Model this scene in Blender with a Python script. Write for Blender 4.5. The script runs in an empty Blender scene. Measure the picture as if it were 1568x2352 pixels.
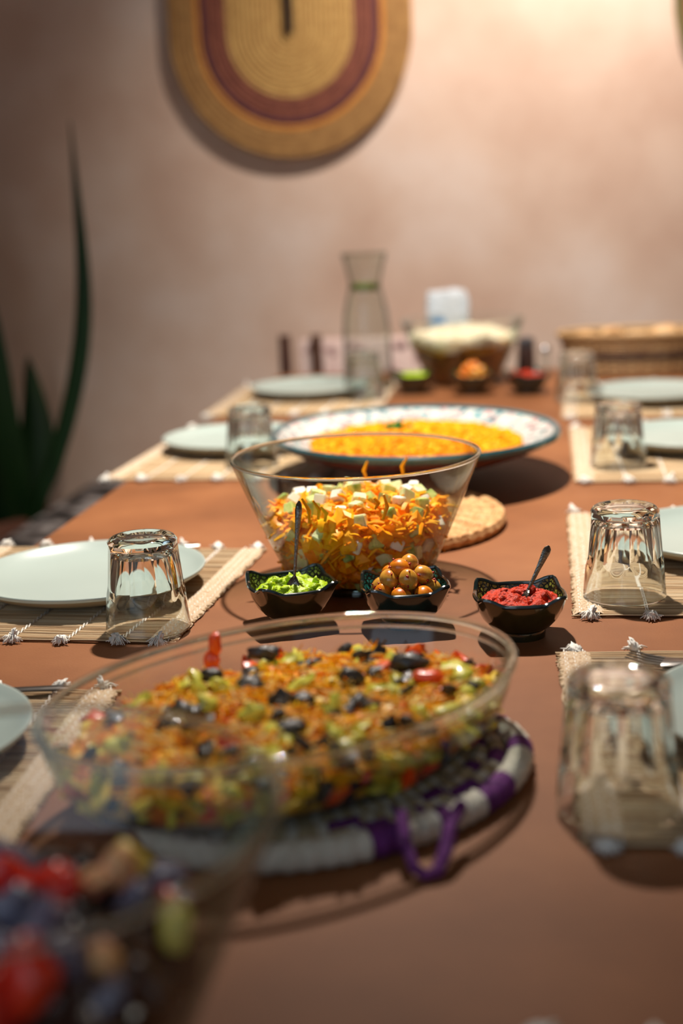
import bpy, bmesh, math, random
from mathutils import Vector, Matrix, noise
random.seed(7)
PI = math.pi
S = bpy.context.scene
C = S.collection
TZ = 0.75                                   # height of the table top

# ------------------------------------------------------------------ camera, world, lights
yaw, pitch, roll, CH = 0.15094, 0.22159, 0.04306, 0.3944
F_ = Vector((-math.sin(yaw)*math.cos(pitch), math.cos(yaw)*math.cos(pitch), -math.sin(pitch)))
R_ = Vector((math.cos(yaw), math.sin(yaw), 0)); U_ = R_.cross(F_)
Rr = R_*math.cos(roll) - U_*math.sin(roll); Ur = R_*math.sin(roll) + U_*math.cos(roll)
cd = bpy.data.cameras.new('camera'); cam = bpy.data.objects.new('camera', cd); C.objects.link(cam)
M = Matrix((Rr, Ur, -F_)).transposed().to_4x4(); M.translation = Vector((0, 0, TZ+CH)); cam.matrix_world = M
cd.sensor_fit = 'VERTICAL'; cd.sensor_height = 36; cd.sensor_width = 24; cd.lens = 3215.8/2352*36
cd.clip_start = 0.02
cd.dof.use_dof = True; cd.dof.focus_distance = 1.28; cd.dof.aperture_fstop = 2.6
S.camera = cam

S.view_settings.view_transform = 'Standard'; S.view_settings.look = 'None'
S.view_settings.gamma = 1; S.view_settings.use_curve_mapping = False
S.view_settings.exposure = 0.0
S.cycles.max_bounces = 20; S.cycles.transmission_bounces = 18; S.cycles.transparent_max_bounces = 40
S.cycles.glossy_bounces = 6; S.cycles.diffuse_bounces = 4
S.cycles.sample_clamp_indirect = 6; S.cycles.use_denoising = True
S.cycles.caustics_reflective = False

w = bpy.data.worlds.new('world'); S.world = w; w.use_nodes = True
w.node_tree.nodes['Background'].inputs[0].default_value = (0.50, 0.66, 0.80, 1)
w.node_tree.nodes['Background'].inputs[1].default_value = 0.40

def light(name, kind, loc, target, energy, col, **kw):
    d = bpy.data.lights.new(name, kind); o = bpy.data.objects.new(name, d); C.objects.link(o)
    o.location = loc; d.energy = energy; d.color = col
    for k, v in kw.items(): setattr(d, k, v)
    if target is not None:
        o.rotation_euler = (Vector(target)-Vector(loc)).to_track_quat('-Z', 'Y').to_euler()
    return o
light('table_spot', 'SPOT', (-0.26, 1.90, TZ+1.52), (-0.20, 1.96, TZ), 232, (1, .925, .84), shadow_soft_size=.03, spot_size=math.radians(106), spot_blend=.95)
light('wall_spot', 'SPOT', (0.05, 2.66, TZ+1.55), (-0.02, 3.5, TZ+.60), 122, (1, .925, .86), shadow_soft_size=.06, spot_size=math.radians(95), spot_blend=1.0)
light('window_light', 'AREA', (-1.1, -1.5, TZ+1.1), (-.2, .9, TZ), 13, (.66, .82, 1), shape='RECTANGLE', size=2.4, size_y=1.8)

# ------------------------------------------------------------------ materials
def L(r, g, b):
    f = lambda c: (c/255/12.92) if c/255 <= .04045 else ((c/255+.055)/1.055)**2.4
    return (f(r), f(g), f(b), 1)
def mat(name, cols, rough=.5, mode='noise', scale=10, stretch=(1,1,1), detail=3, bump=0, bscale=150, bdist=.001, sss=0, coat=0, metal=0, spec=.5, interp='LINEAR', lo=.3, hi=.7):
    m = bpy.data.materials.new(name); m.use_nodes = True
    nt = m.node_tree; N = nt.nodes; b = N['Principled BSDF']; K = nt.links
    b.inputs['Roughness'].default_value = rough; b.inputs['Metallic'].default_value = metal
    b.inputs['Coat Weight'].default_value = coat; b.inputs['Coat Roughness'].default_value = .08
    b.inputs['Specular IOR Level'].default_value = spec
    if sss:
        b.inputs['Subsurface Weight'].default_value = sss; b.inputs['Subsurface Radius'].default_value = (.006, .004, .002); b.inputs['Subsurface Scale'].default_value = 1
    tc = N.new('ShaderNodeTexCoord'); mp = N.new('ShaderNodeMapping'); mp.inputs['Scale'].default_value = stretch
    K.new(tc.outputs['Object'], mp.inputs['Vector'])
    if not isinstance(cols, list): cols = [cols]
    if len(cols) == 1: b.inputs['Base Color'].default_value = L(*cols[0])
    else:
        r = N.new('ShaderNodeValToRGB'); r.color_ramp.interpolation = interp
        e = r.color_ramp.elements
        while len(e) < len(cols): e.new(.5)
        for i, c in enumerate(cols):
            t = i/(len(cols)-1) if interp == 'LINEAR' else i/len(cols)
            e[i].position = (lo+(hi-lo)*t) if mode == 'noise' else t
        for i, c in enumerate(cols): e[i].color = L(*c)
        if mode == 'noise':
            n = N.new('ShaderNodeTexNoise'); n.inputs['Scale'].default_value = scale; n.inputs['Detail'].default_value = detail
            K.new(mp.outputs[0], n.inputs['Vector']); K.new(n.outputs[0], r.inputs[0])
        elif mode == 'voronoi':
            n = N.new('ShaderNodeTexVoronoi'); n.inputs['Scale'].default_value = scale
            K.new(mp.outputs[0], n.inputs['Vector'])
            s = N.new('ShaderNodeSeparateColor'); K.new(n.outputs['Color'], s.inputs[0]); K.new(s.outputs[0], r.inputs[0])
        elif mode == 'island':
            g = N.new('ShaderNodeNewGeometry'); K.new(g.outputs['Random Per Island'], r.inputs[0])
        K.new(r.outputs[0], b.inputs['Base Color'])
    if bump:
        n = N.new('ShaderNodeTexNoise'); n.inputs['Scale'].default_value = bscale; n.inputs['Detail'].default_value = 4
        K.new(mp.outputs[0], n.inputs['Vector'])
        bp = N.new('ShaderNodeBump'); bp.inputs['Strength'].default_value = bump; bp.inputs['Distance'].default_value = bdist
        K.new(n.outputs[0], bp.inputs['Height']); K.new(bp.outputs[0], b.inputs['Normal'])
    return m
def thin_glass(name, tint=(.93,.955,.94), edge=.5):
    """clear thin wall: mostly see-through, mirror-like towards grazing"""
    m = bpy.data.materials.new(name); m.use_nodes = True; N = m.node_tree.nodes; K = m.node_tree.links
    N.remove(N['Principled BSDF'])
    t = N.new('ShaderNodeBsdfTransparent'); g = N.new('ShaderNodeBsdfGlossy'); g.inputs['Roughness'].default_value = .03
    g.inputs['Color'].default_value = (1, 1, 1, 1)
    lw = N.new('ShaderNodeLayerWeight'); lw.inputs['Blend'].default_value = .5
    rp = N.new('ShaderNodeValToRGB'); e = rp.color_ramp.elements
    e[0].position = .45; e[0].color = (*tint, 1); e[1].position = 1; e[1].color = (tint[0]*edge*.8, tint[1]*edge, tint[2]*edge*.92, 1)
    K.new(lw.outputs['Facing'], rp.inputs[0]); K.new(rp.outputs[0], t.inputs[0])
    p1 = N.new('ShaderNodeMath'); p1.operation = 'POWER'; p1.inputs[1].default_value = 4.0; K.new(lw.outputs['Facing'], p1.inputs[0])
    p2 = N.new('ShaderNodeMath'); p2.operation = 'MULTIPLY_ADD'; p2.inputs[1].default_value = .6; p2.inputs[2].default_value = .025; K.new(p1.outputs[0], p2.inputs[0])
    mx = N.new('ShaderNodeMixShader'); K.new(p2.outputs[0], mx.inputs[0]); K.new(t.outputs[0], mx.inputs[1]); K.new(g.outputs[0], mx.inputs[2])
    K.new(mx.outputs[0], N['Material Output'].inputs[0]); return m
def glass(name, col=(.96,.98,.97), clear=0.0):
    m = bpy.data.materials.new(name); m.use_nodes = True; N = m.node_tree.nodes; K = m.node_tree.links
    N.remove(N['Principled BSDF'])
    g = N.new('ShaderNodeBsdfGlass'); g.inputs['Color'].default_value = (*col, 1); g.inputs['IOR'].default_value = 1.5; g.inputs['Roughness'].default_value = .0
    out = g.outputs[0]
    if clear:
        t = N.new('ShaderNodeBsdfTransparent'); mx = N.new('ShaderNodeMixShader'); mx.inputs[0].default_value = clear
        K.new(g.outputs[0], mx.inputs[1]); K.new(t.outputs[0], mx.inputs[2]); out = mx.outputs[0]
    K.new(out, N['Material Output'].inputs[0]); return m

# ------------------------------------------------------------------ mesh helpers
class MB:
    def __init__(s): s.v = []; s.f = []; s.m = []
    def add(s, vs, fs, mi=0):
        o = len(s.v); s.v += [tuple(v) for v in vs]; s.f += [tuple(o+i for i in f) for f in fs]; s.m += [mi]*len(fs)
    def box(s, c, d, mi=0, rot=None):
        vs = []
        for z in (-1, 1):
            for y in (-1, 1):
                for x in (-1, 1):
                    p = Vector((x*d[0]/2, y*d[1]/2, z*d[2]/2))
                    if rot is not None: p = rot @ p
                    vs.append(p+Vector(c))
        s.add(vs, [(0,2,3,1),(4,5,7,6),(0,1,5,4),(2,6,7,3),(0,4,6,2),(1,3,7,5)], mi)
    def lathe(s, prof, seg=64, mi=0, fx=None, c=(0,0,0), mis=None):
        """prof: (r, z); fx(r, z, a) -> point"""
        fx = fx or (lambda r, z, a: (r*math.cos(a), r*math.sin(a), z))
        rings = []; vs = []
        for r, z in prof:
            if abs(r) < 1e-9: rings.append([len(vs)]); vs.append(Vector((0,0,z))+Vector(c))
            else:
                rings.append(list(range(len(vs), len(vs)+seg)))
                vs += [Vector(fx(r, z, 2*PI*i/seg))+Vector(c) for i in range(seg)]
        o = len(s.v); s.v += [tuple(v) for v in vs]
        for k in range(len(rings)-1):
            a, b = rings[k], rings[k+1]; m = mis[k] if mis else mi
            for i in range(seg):
                j = (i+1) % seg
                if len(a) == 1 and len(b) == 1: continue
                if len(a) == 1: f = (a[0], b[j], b[i])
                elif len(b) == 1: f = (a[i], a[j], b[0])
                else: f = (a[i], a[j], b[j], b[i])
                s.f.append(tuple(o+q for q in f)); s.m.append(m)
    def tube(s, pts, rad, seg=8, mi=0, closed=False, mif=None, flat=1.0, up=(0,0,1)):
        pts = [Vector(p) for p in pts]; n = len(pts)
        if not hasattr(rad, '__len__'): rad = [rad]*n
        vs = []; up = Vector(up)
        for i, p in enumerate(pts):
            if closed: t = pts[(i+1) % n]-pts[i-1]
            else: t = pts[min(i+1, n-1)]-pts[max(i-1, 0)]
            t.normalize(); a = t.cross(up)
            if a.length < .05: a = t.cross(Vector((1,0,0)))
            a.normalize(); b = a.cross(t).normalized()
            for k in range(seg):
                q = 2*PI*k/seg; vs.append(p+a*math.cos(q)*rad[i]+b*math.sin(q)*rad[i]*flat)
        o = len(s.v); s.v += [tuple(v) for v in vs]
        for i in range(n if closed else n-1):
            i2 = (i+1) % n; m = mif(i) if mif else mi
            for k in range(seg):
                k2 = (k+1) % seg
                s.f.append((o+i*seg+k, o+i*seg+k2, o+i2*seg+k2, o+i2*seg+k)); s.m.append(m)
        if not closed:
            s.f.append(tuple(o+k for k in reversed(range(seg)))); s.m.append(mif(0) if mif else mi)
            s.f.append(tuple(o+(n-1)*seg+k for k in range(seg))); s.m.append(mif(n-2) if mif else mi)
    def mesh(s, name, mats, smooth=True, sharp=None):
        me = bpy.data.meshes.new(name); me.from_pydata(s.v, [], s.f)
        for m in (mats if isinstance(mats, list) else [mats]): me.materials.append(m)
        me.polygons.foreach_set('material_index', s.m)
        me.polygons.foreach_set('use_smooth', [smooth]*len(s.f))
        bm = bmesh.new(); bm.from_mesh(me); bmesh.ops.recalc_face_normals(bm, faces=bm.faces); bm.to_mesh(me); bm.free()
        if sharp: me.set_sharp_from_angle(angle=math.radians(sharp))
        me.update(); return me
    def obj(s, name, mats, parent=None, smooth=True, sharp=40):
        return link(name, s.mesh(name, mats, smooth, sharp if smooth else None), parent)
def link(name, me, parent=None):
    o = bpy.data.objects.new(name, me); C.objects.link(o)
    if parent: o.parent = parent
    return o
def tag(o, label, cat, group=None):
    o['label'] = label; o['category'] = cat
    if group: o['group'] = group
    return o
def thing(name, label, cat, loc=(0,0,0), rz=0, group=None):
    o = bpy.data.objects.new(name, None); C.objects.link(o); o.empty_display_size = .05
    o.location = loc; o.rotation_euler = (0, 0, rz); return tag(o, label, cat, group)
def dup(root, loc, rz, label, group=None):
    r = root.copy(); C.objects.link(r); r.location = loc; r.rotation_euler = (0, 0, rz); r['label'] = label
    if group: r['group'] = group
    for ch in list(root.children):
        c = ch.copy(); C.objects.link(c); c.parent = r
        for g in ch.children:
            d = g.copy(); C.objects.link(d); d.parent = c
    return r
def struct(o): o['kind'] = 'structure'; return o
def ico(sub):
    bm = bmesh.new(); bmesh.ops.create_icosphere(bm, subdivisions=sub, radius=1)
    r = ([v.co.copy() for v in bm.verts], [tuple(v.index for v in f.verts) for f in bm.faces]); bm.free(); return r
ICO = {1: ico(1), 2: ico(2), 3: ico(3)}
def rrot(): return Matrix.Rotation(random.uniform(0, 2*PI), 3, Vector((random.gauss(0,1), random.gauss(0,1), random.gauss(0,1))).normalized())
def lump(mb, c, d, sub=2, rough=.25, freq=1.6, mi=0, rot=None, boxy=0):
    """irregular morsel; boxy 0 = rounded, 1 = cube-like"""
    rot = rot if rot is not None else rrot(); off = Vector((random.random(),)*3)*50
    vs = []
    for v in ICO[sub][0]:
        q = v.copy()
        if boxy:
            k = 1/max(abs(q.x), abs(q.y), abs(q.z)); q = q*(1-boxy)+q*k*.8*boxy
        q = q*(1+rough*noise.noise(v*freq+off))
        vs.append(rot @ Vector((q.x*d[0], q.y*d[1], q.z*d[2])) + Vector(c))
    mb.add(vs, ICO[sub][1], mi)
def strand(mb, p, ln, r, mi=0, curl=.5, seg=4, n=5, tilt=.3):
    a = random.uniform(0, 2*PI); d = Vector((math.cos(a), math.sin(a), random.uniform(-tilt, tilt))).normalized()
    b = d.cross(Vector((0,0,1))).normalized()*random.uniform(-curl, curl) + Vector((0,0,1))*random.uniform(-.1, curl*.8)
    pts = [Vector(p)+d*ln*(t-.5)+b*ln*(.25-(t-.5)**2) for t in [i/(n-1) for i in range(n)]]
    mb.tube(pts, [r*.6]+[r]*(n-2)+[r*.6], seg, mi)

# ------------------------------------------------------------------ room
m_wall = mat('limewash_plaster', [(202,168,146),(216,187,166),(226,204,188)], .75, scale=2.6, detail=5, bump=.12, bscale=14, bdist=.01, spec=.2, lo=.34, hi=.66)
m_floor = mat('brown_floor', [(84,66,54),(104,84,68)], .6, scale=3)
m_ceil = mat('ceiling_plaster', [(150,135,120),(165,150,132)], .9, scale=2)
for n, c, d, m in [('floor', (-.2,1.0,-.05), (4.4,5.2,.1), m_floor), ('wall_back', (-.2,3.56,1.3), (4.4,.12,2.6), m_wall),
                   ('wall_left', (-2.34,1.0,1.3), (.12,5.0,2.6), m_wall), ('wall_right', (1.94,1.0,1.3), (.12,5.0,2.6), m_wall),
                   ('ceiling', (-.2,1.0,2.65), (4.4,5.2,.1), m_ceil)]:
    b = MB(); b.box(c, d); struct(b.obj(n, m, smooth=False))

# ------------------------------------------------------------------ table
m_table = mat('brown_table_top', [(121,74,42),(135,84,49),(148,95,57)], .62, scale=7, detail=6, bump=.25, bscale=420, bdist=.0006, spec=.28)
m_wood = mat('dark_wood', [(52,32,22),(78,48,32)], .45, scale=9, stretch=(6,1,1))
TX0, TX1, TY0, TY1 = -.617, .36, .20, 3.16
tb = thing('dining_table', 'long brown dining table carrying all the dishes and glasses', 'table', ((TX0+TX1)/2, (TY0+TY1)/2, 0))
def slab(mb, x0, x1, y0, y1, z0, z1, rc, rb=.004, n=8, mi=0):
    out = []
    for (off, z) in [(0,z0),(0,z1-rb),(rb*.3,z1-rb*.3),(rb,z1)]:
        ring = []
        for cx, cy, a0 in [(x1-rc,y1-rc,0),(x0+rc,y1-rc,PI/2),(x0+rc,y0+rc,PI),(x1-rc,y0+rc,1.5*PI)]:
            for i in range(n+1):
                a = a0+PI/2*i/n; ring.append((cx+(rc-off)*math.cos(a), cy+(rc-off)*math.sin(a), z))
        out.append(ring)
    k = len(out[0]); vs = [p for r in out for p in r]; fs = []
    for a in range(3):
        for i in range(k): fs.append((a*k+i, a*k+(i+1)%k, (a+1)*k+(i+1)%k, (a+1)*k+i))
    fs.append(tuple(range(k))[::-1]); fs.append(tuple(3*k+i for i in range(k)))
    mb.add(vs, fs, mi)
W2, H2 = (TX1-TX0)/2, (TY1-TY0)/2
b = MB(); slab(b, -W2, W2, -H2, H2, TZ-.035, TZ, .03, .006); b.obj('tabletop', m_table, tb)
b = MB(); b.box((0,0,TZ-.075), (2*W2-.2, 2*H2-.2, .08)); b.obj('apron', m_wood, tb, smooth=False)
for sx in (-1, 1):
    for sy in (-1, 1):
        b = MB(); b.box((sx*(W2-.1), sy*(H2-.1), (TZ-.035)/2), (.07,.07,TZ-.035)); b.obj('leg', m_wood, tb, smooth=False)

# bench with mottled cushion along the left side
m_cush = mat('mottled_cushion', [(14,14,15),(60,52,48),(140,130,126),(196,190,186)], .9, scale=17, detail=2, lo=.36, hi=.66, bump=.5, bscale=30, bdist=.01)
m_bench = mat('bench_wood', [(70,44,30),(96,62,42)], .6, scale=6, stretch=(6,1,1))
bn = thing('bench', 'low wooden bench with mottled dark cushion along table left side', 'bench', (-.95, 1.9, 0))
b = MB(); slab(b, -.235, .24, -1.6, 1.55, .38, .455, .05, .03); b.obj('seat_cushion', m_cush, bn)
b = MB(); b.box((0,0,.34), (.46,3.1,.08)); b.obj('seat_board', m_bench, bn, smooth=False)
for yy in (-1.3, 0, 1.3):
    b = MB(); b.box((0,yy,.15), (.40,.06,.30)); b.obj('leg', m_bench, bn, smooth=False)

# chair at the far end
m_pat = mat('patterned_fabric', [(216,188,178),(222,196,184),(206,170,162),(74,46,46)], .9, scale=34, detail=1, lo=.35, hi=.68)
m_chair = mat('chair_wood', [(60,34,28),(84,50,38)], .4, scale=10)
ch = thing('dining_chair', 'dark wooden chair with pinkish patterned back beyond the far table end', 'chair', (-.44, 3.345, 0))
b = MB(); slab(b, -.20, .20, -.38, .0, .43, .47, .03, .01); b.obj('seat', m_pat, ch)
b = MB(); slab(b, -.155, .18, -.012, .012, .56, .812, .01, .012)
b.obj('backrest', m_pat, ch)
for sx in (-.19, -.11, .19):
    b = MB(); b.tube([(sx,.0,0 if abs(sx) > .15 else .47),(sx,.0,.45 if abs(sx) > .15 else .6),(sx,.0 if abs(sx) > .15 else -.02,.822)], [.016,.016,.014], 8); b.obj('leg' if abs(sx) > .15 else 'back_slat', m_chair if abs(sx) > .15 else m_bench, ch)
for sx in (-.17, .17):
    b = MB(); b.tube([(sx,-.34,0),(sx,-.34,.43)], .016, 8); b.obj('leg', m_chair, ch)

# ------------------------------------------------------------------ woven trays on the wall
m_tan = mat('tray_tan', [(150,108,60),(176,132,76)], .85, scale=60, detail=2, bump=.8, bscale=180, bdist=.004)
m_yel = mat('tray_yellow', [(170,128,70),(198,158,92)], .85, scale=60, detail=2, bump=.8, bscale=180, bdist=.004)
m_brn = mat('tray_brown', [(112,60,46),(140,80,60)], .85, scale=60, detail=2, bump=.8, bscale=180, bdist=.004)
m_pur = mat('tray_purple', [(60,28,46),(84,42,58)], .85, scale=60, bump=.6, bscale=180, bdist=.004)
m_org = mat('tray_orange', [(196,122,46),(210,140,60)], .85, scale=60, bump=.6, bscale=180, bdist=.004)
m_olv = mat('tray_olive', [(96,86,48),(120,104,62)], .85, scale=60, bump=.6, bscale=180, bdist=.004)
m_slit = mat('dark_opening', [(30,20,16),(44,30,24)], .9, scale=60)
m_rust = mat('tray_rust', [(112,48,22),(156,74,34),(70,34,24)], .85, scale=90, detail=2, bump=.8, bscale=160, bdist=.004)
def stadium(r, half, n=40):
    pts = []
    for i in range(n+1): a = -PI+PI*i/n; pts.append((r*math.cos(a), -half+r*math.sin(a)))
    for i in range(n+1): a = PI*i/n; pts.append((r*math.cos(a), half+r*math.sin(a)))
    return pts
def tray(name, label, x, zlow, R, half, rings):
    t = thing(name, label, 'wall basket', (x, 3.474, zlow+half), 0)
    parts = {}
    for r0, r1, pn, m in rings:
        b = parts.setdefault(pn, (MB(), m))[0]
        n = max(1, round((r1-r0)/.0125)); w = (r1-r0)/n
        for k in range(n):
            rc = r0+w*(k+.5); dish = .004-.008*(rc/R)**2
            b.tube([(px, dish, pz) for px, pz in stadium(rc, half)], w*.56, 8, closed=True, up=(0,1,0))
    for pn, (b, m) in parts.items(): b.obj(pn, m, t)
    b = MB(); vs = [(px, .008, pz) for px, pz in stadium(R-.01, half)]; b.add(vs+[(p[0], .018, p[2]) for p in vs], [tuple(range(len(vs))), tuple(range(len(vs), 2*len(vs)))[::-1]]+[(i, (i+1)%len(vs), len(vs)+(i+1)%len(vs), len(vs)+i) for i in range(len(vs))])
    b.obj('backing', m_tan if name != 'x' else m_rust, t, smooth=False)
    b = MB(); b.tube([(0, -.008, -half-.005), (0, -.010, 0), (0, -.008, half)], .012, 8, flat=.6); b.obj('center_slit', m_slit, t)
    return t
tray('woven_tray', 'large oval yellow and brown coiled straw tray hanging on plaster wall', -.605, TZ+.785, .293, .22,
     [(.010,.155,'yellow_coil',m_yel),(.155,.205,'brown_coil',m_brn),(.205,.218,'purple_coil',m_pur),(.218,.23,'orange_coil',m_org),(.23,.295,'tan_coil',m_tan)])
tray('woven_tray', 'rust brown woven tray cut off at the top right corner of wall', .585, TZ+.80, .29, .22,
     [(.010,.265,'rust_coil',m_rust),(.265,.29,'olive_coil',m_olv)])

# ------------------------------------------------------------------ potted plant
m_leaf = mat('dark_green_leaf', [(14,34,14),(26,52,20),(20,42,22)], .45, scale=10, stretch=(1,1,.3), spec=.3)
m_pot = mat('terracotta_pot', [(96,58,42),(116,72,52)], .7, scale=12)
m_soil = mat('soil', [(30,22,16),(50,36,26)], .95, scale=60, bump=.8, bscale=80, bdist=.01)
PX, PY = -1.47, 3.20
pl = thing('potted_plant', 'tall dark green sword leaved plant in brown pot at left', 'plant', (PX, PY, 0))
b = MB(); b.lathe([(0,0),(.15,0),(.17,.02),(.22,.36),(.245,.365),(.25,.40),(.245,.425),(.225,.425),(.21,.38),(.205,.34)], 48); b.obj('pot', m_pot, pl)
b = MB(); b.lathe([(0,.385),(.12,.38),(.214,.37)], 32); b.obj('soil', m_soil, pl)
def blade(pts, wd, th=.01, face=0.0):
    b = MB(); n = 28; P = [Vector(p) for p in pts]; vs = []
    def cr(t):
        t *= len(P)-1; i = min(int(t), len(P)-2); u = t-i
        p0, p1, p2, p3 = P[max(i-1,0)], P[i], P[i+1], P[min(i+2, len(P)-1)]
        return .5*((2*p1)+(p2-p0)*u+(2*p0-5*p1+4*p2-p3)*u*u+(3*p1-p0-3*p2+p3)*u**3)
    for i in range(n+1):
        t = i/n; c = cr(t); w_ = wd*(.75+.6*t if t < .35 else .96)*(1-max(0,(t-.45)/.55)**1.8)+.001
        dx, dy = math.cos(face), math.sin(face)
        for s, o in ((-1,0),(-.5,1),(0,1.3),(.5,1),(1,0),(.5,-.4),(0,.2),(-.5,-.4)):
            vs.append((c.x+dx*s*w_/2+dy*o*th*.5, c.y+dy*s*w_/2-dx*o*th*.5, c.z))
    fs = [(i*8+k, i*8+(k+1)%8, (i+1)*8+(k+1)%8, (i+1)*8+k) for i in range(n) for k in range(8)]
    fs += [tuple(range(8))[::-1], tuple(n*8+k for k in range(8))]
    b.add(vs, fs); return b.obj('leaf', m_leaf, pl)
# leaf points relative to the pot
def rel(x, z, y=3.14): return (x-PX, y-PY, z+TZ)
blade([rel(-1.255,-.42,3.16),rel(-1.206,-.286),rel(-1.169,-.212),rel(-1.116,-.077),rel(-1.078,.055),rel(-1.058,.175),rel(-1.052,.294),rel(-1.053,.43),rel(-1.054,.585)], .046)
blade([rel(-1.29,-.40,3.15),rel(-1.262,-.255,3.1),rel(-1.26,-.15,3.06),rel(-1.258,-.004,3.02),rel(-1.262,.142,3.0),rel(-1.272,.286,2.99),rel(-1.285,.446,2.98),rel(-1.31,.60,2.98)], .12, .02, .1)
blade([rel(-1.37,-.40,3.16),rel(-1.34,-.22,3.15),rel(-1.36,.05,3.12),rel(-1.38,.28,3.1),rel(-1.46,.62,3.1)], .15, .03)
blade([rel(-1.33,-.40,3.18),rel(-1.27,-.30,3.20),rel(-1.235,-.20,3.22),rel(-1.235,-.08,3.24),rel(-1.25,.05,3.26)], .10, .02, .3)
blade([rel(-1.48,-.40,3.2),rel(-1.50,-.1,3.22),rel(-1.55,.3,3.25),rel(-1.62,.8,3.3)], .13, .02)

# ------------------------------------------------------------------ place mats
m_reed = mat('straw_reed', [(164,132,94),(186,156,116),(200,178,144),(174,140,98),(138,108,74)], .8, mode='island', bump=.3, bscale=200, stretch=(.1,1,1))
m_thread = mat('white_cotton', [(226,220,208),(240,236,228)], .95, scale=300, bump=.5, bscale=600)
m_edge = mat('woven_edge', [(172,136,98),(206,184,156),(190,160,124)], .9, scale=260, detail=1, bump=1, bscale=420, bdist=.002, stretch=(1,1,1))
MW, ML = .335, .40
def make_reeds(seed):
    random.seed(seed); b = MB(); n = 118
    for i in range(n):
        y = -ML/2+ML*(i+.5)/n; x0 = -MW/2-random.uniform(-.002,.003); x1 = MW/2+random.uniform(-.002,.003)
        pts = [(x0+(x1-x0)*t, y+random.uniform(-.0006,.0006), .0024+random.uniform(-.0003,.0006)) for t in [k/8 for k in range(9)]]
        b.tube(pts, ML/n*.53*random.uniform(.7,1.12), 5, flat=.62)
    return b.mesh('reeds', m_reed)
def make_threads():
    b = MB(); n = 76
    xs = [-MW/2+.006, -MW/2+.014, -MW/2+.022, -.1, -.045, .01, .065, .115, MW/2-.022, MW/2-.014, MW/2-.006]
    for j, x in enumerate(xs):
        for s in (0, 1):
            pts = [(x+(.0009 if s else -.0009), -ML/2+ML*i/n, .0038+.0011*math.cos(PI*(i+s))) for i in range(n+1)]
            b.tube(pts, .00055, 4)
    return b.mesh('warp_threads', m_thread)
def make_side(sx):
    b = MB(); n = 80; x0 = sx*(MW/2+.001)
    vs = []; fs = []
    rows = 7
    for i in range(n+1):
        for k in range(rows):
            x = x0-sx*.030*k/(rows-1); z = .0044+.0007*math.sin(i*PI*.9+k*PI)+.0005*random.random()
            if k in (0, rows-1): z = .002
            vs.append((x+sx*.0008*math.sin(i*.7)*(k == 0), -ML/2+.004+(ML-.008)*i/n, z))
    for i in range(n):
        for k in range(rows-1): fs.append((i*rows+k, i*rows+k+1, (i+1)*rows+k+1, (i+1)*rows+k))
    b.add(vs, fs); return b.mesh('woven_border', m_edge)
def make_tassel(seed):
    random.seed(seed); b = MB()
    lump(b, (0,.001,.0048), (.008,.005,.0032), 3, .9, 3.5)
    for i in range(34):
        a = random.uniform(-1.2, 1.2); ln = random.uniform(.007,.013)
        b.tube([(0,0,.004),(math.sin(a)*ln*.5, math.cos(a)*ln*.5, .006+random.uniform(-.002,.003)),(math.sin(a)*ln, math.cos(a)*ln, random.uniform(.0012,.005))], [.0009,.0008,.0005], 4)
    return b.mesh('tassel', m_thread)
reeds = [make_reeds(1), make_reeds(2)]; threads = make_threads(); sides = [make_side(-1), make_side(1)]; tass = [make_tassel(5), make_tassel(6), make_tassel(9)]
random.seed(11)
def mat_at(label, x, y, rz, v=0, ys=1.0, sides_on=(0,1)):
    t = thing('placemat', label, 'place mat', (x, y, TZ), rz, 'straw place mats on the table'); t.scale = (1, ys, 1)
    link('reeds', reeds[v], t); link('warp_threads', threads, t)
    for s in sides_on: link('woven_border', sides[s], t)
    for sy in (-1, 1):
        for xx in (-MW/2+.012, -.1, -.045, .012, .066, .115, MW/2-.012):
            o = link('tassel', random.choice(tass), t); o.location = (xx+random.uniform(-.006,.006), sy*ML/2, 0); o.rotation_euler = (0, 0, (0 if sy > 0 else PI)+random.uniform(-.3,.3))
    return t
D = math.radians
mat_at('straw place mat at front left, beside the big oval glass dish', -.512, .868, D(3), 0, .93)
mat_at('straw place mat under the second plate on left side', -.500, 1.368, D(-3), 1, .86)
mat_at('straw place mat on left edge beside the yellow platter', -.475, 2.165, D(-2), 0, 1.12)
mat_at('straw place mat at far left, under the farthest left plate', -.480, 2.74, D(1), 1)
mat_at('straw place mat at front right under the largest tumbler', .180, .988, D(2), 0, .92)
mat_at('straw place mat on right side, level with the small dip bowls', .190, 1.485, D(0), 1, 1.06)
mat_at('straw place mat on right side, level with the yellow platter', .203, 2.11, D(0), 0, 1.1)
mat_at('straw place mat at far right in front of the bread basket', .195, 2.64, D(-1), 1)
mat_at('straw place mat in the near right corner, only a tassel showing', .150, .392, D(0), 0)

# ------------------------------------------------------------------ plates
m_plate = mat('celadon_glaze', [(164,176,168),(172,184,176)], .28, scale=4, spec=.4)
m_foot = mat('plate_underside', [(150,140,116),(160,150,126)], .6, scale=30)
b = MB(); b.lathe([(0,.006),(.055,.0062),(.085,.0075),(.104,.0115),(.114,.0170),(.1185,.0205),(.1205,.0212),(.1212,.0198),(.1195,.0168)], 96)
plate_top = b.mesh('plate_body', m_plate)
b = MB(); b.lathe([(.1195,.0168),(.108,.0095),(.092,.0042),(.080,.0022),(.077,.0),(.073,.0),(.071,.003),(.0,.0035)], 96); plate_bot = b.mesh('underside', m_foot)
def plate(label, x, y):
    t = thing('plate', label, 'plate', (x, y, TZ+.0052), 0, 'pale green plates set round the table')
    link('plate_body', plate_top, t); link('underside', plate_bot, t)
plate('pale green plate at the left edge, nearest to the camera', -.500, .910)
plate('pale green plate on left side behind the upturned tumbler', -.477, 1.365)
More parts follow.
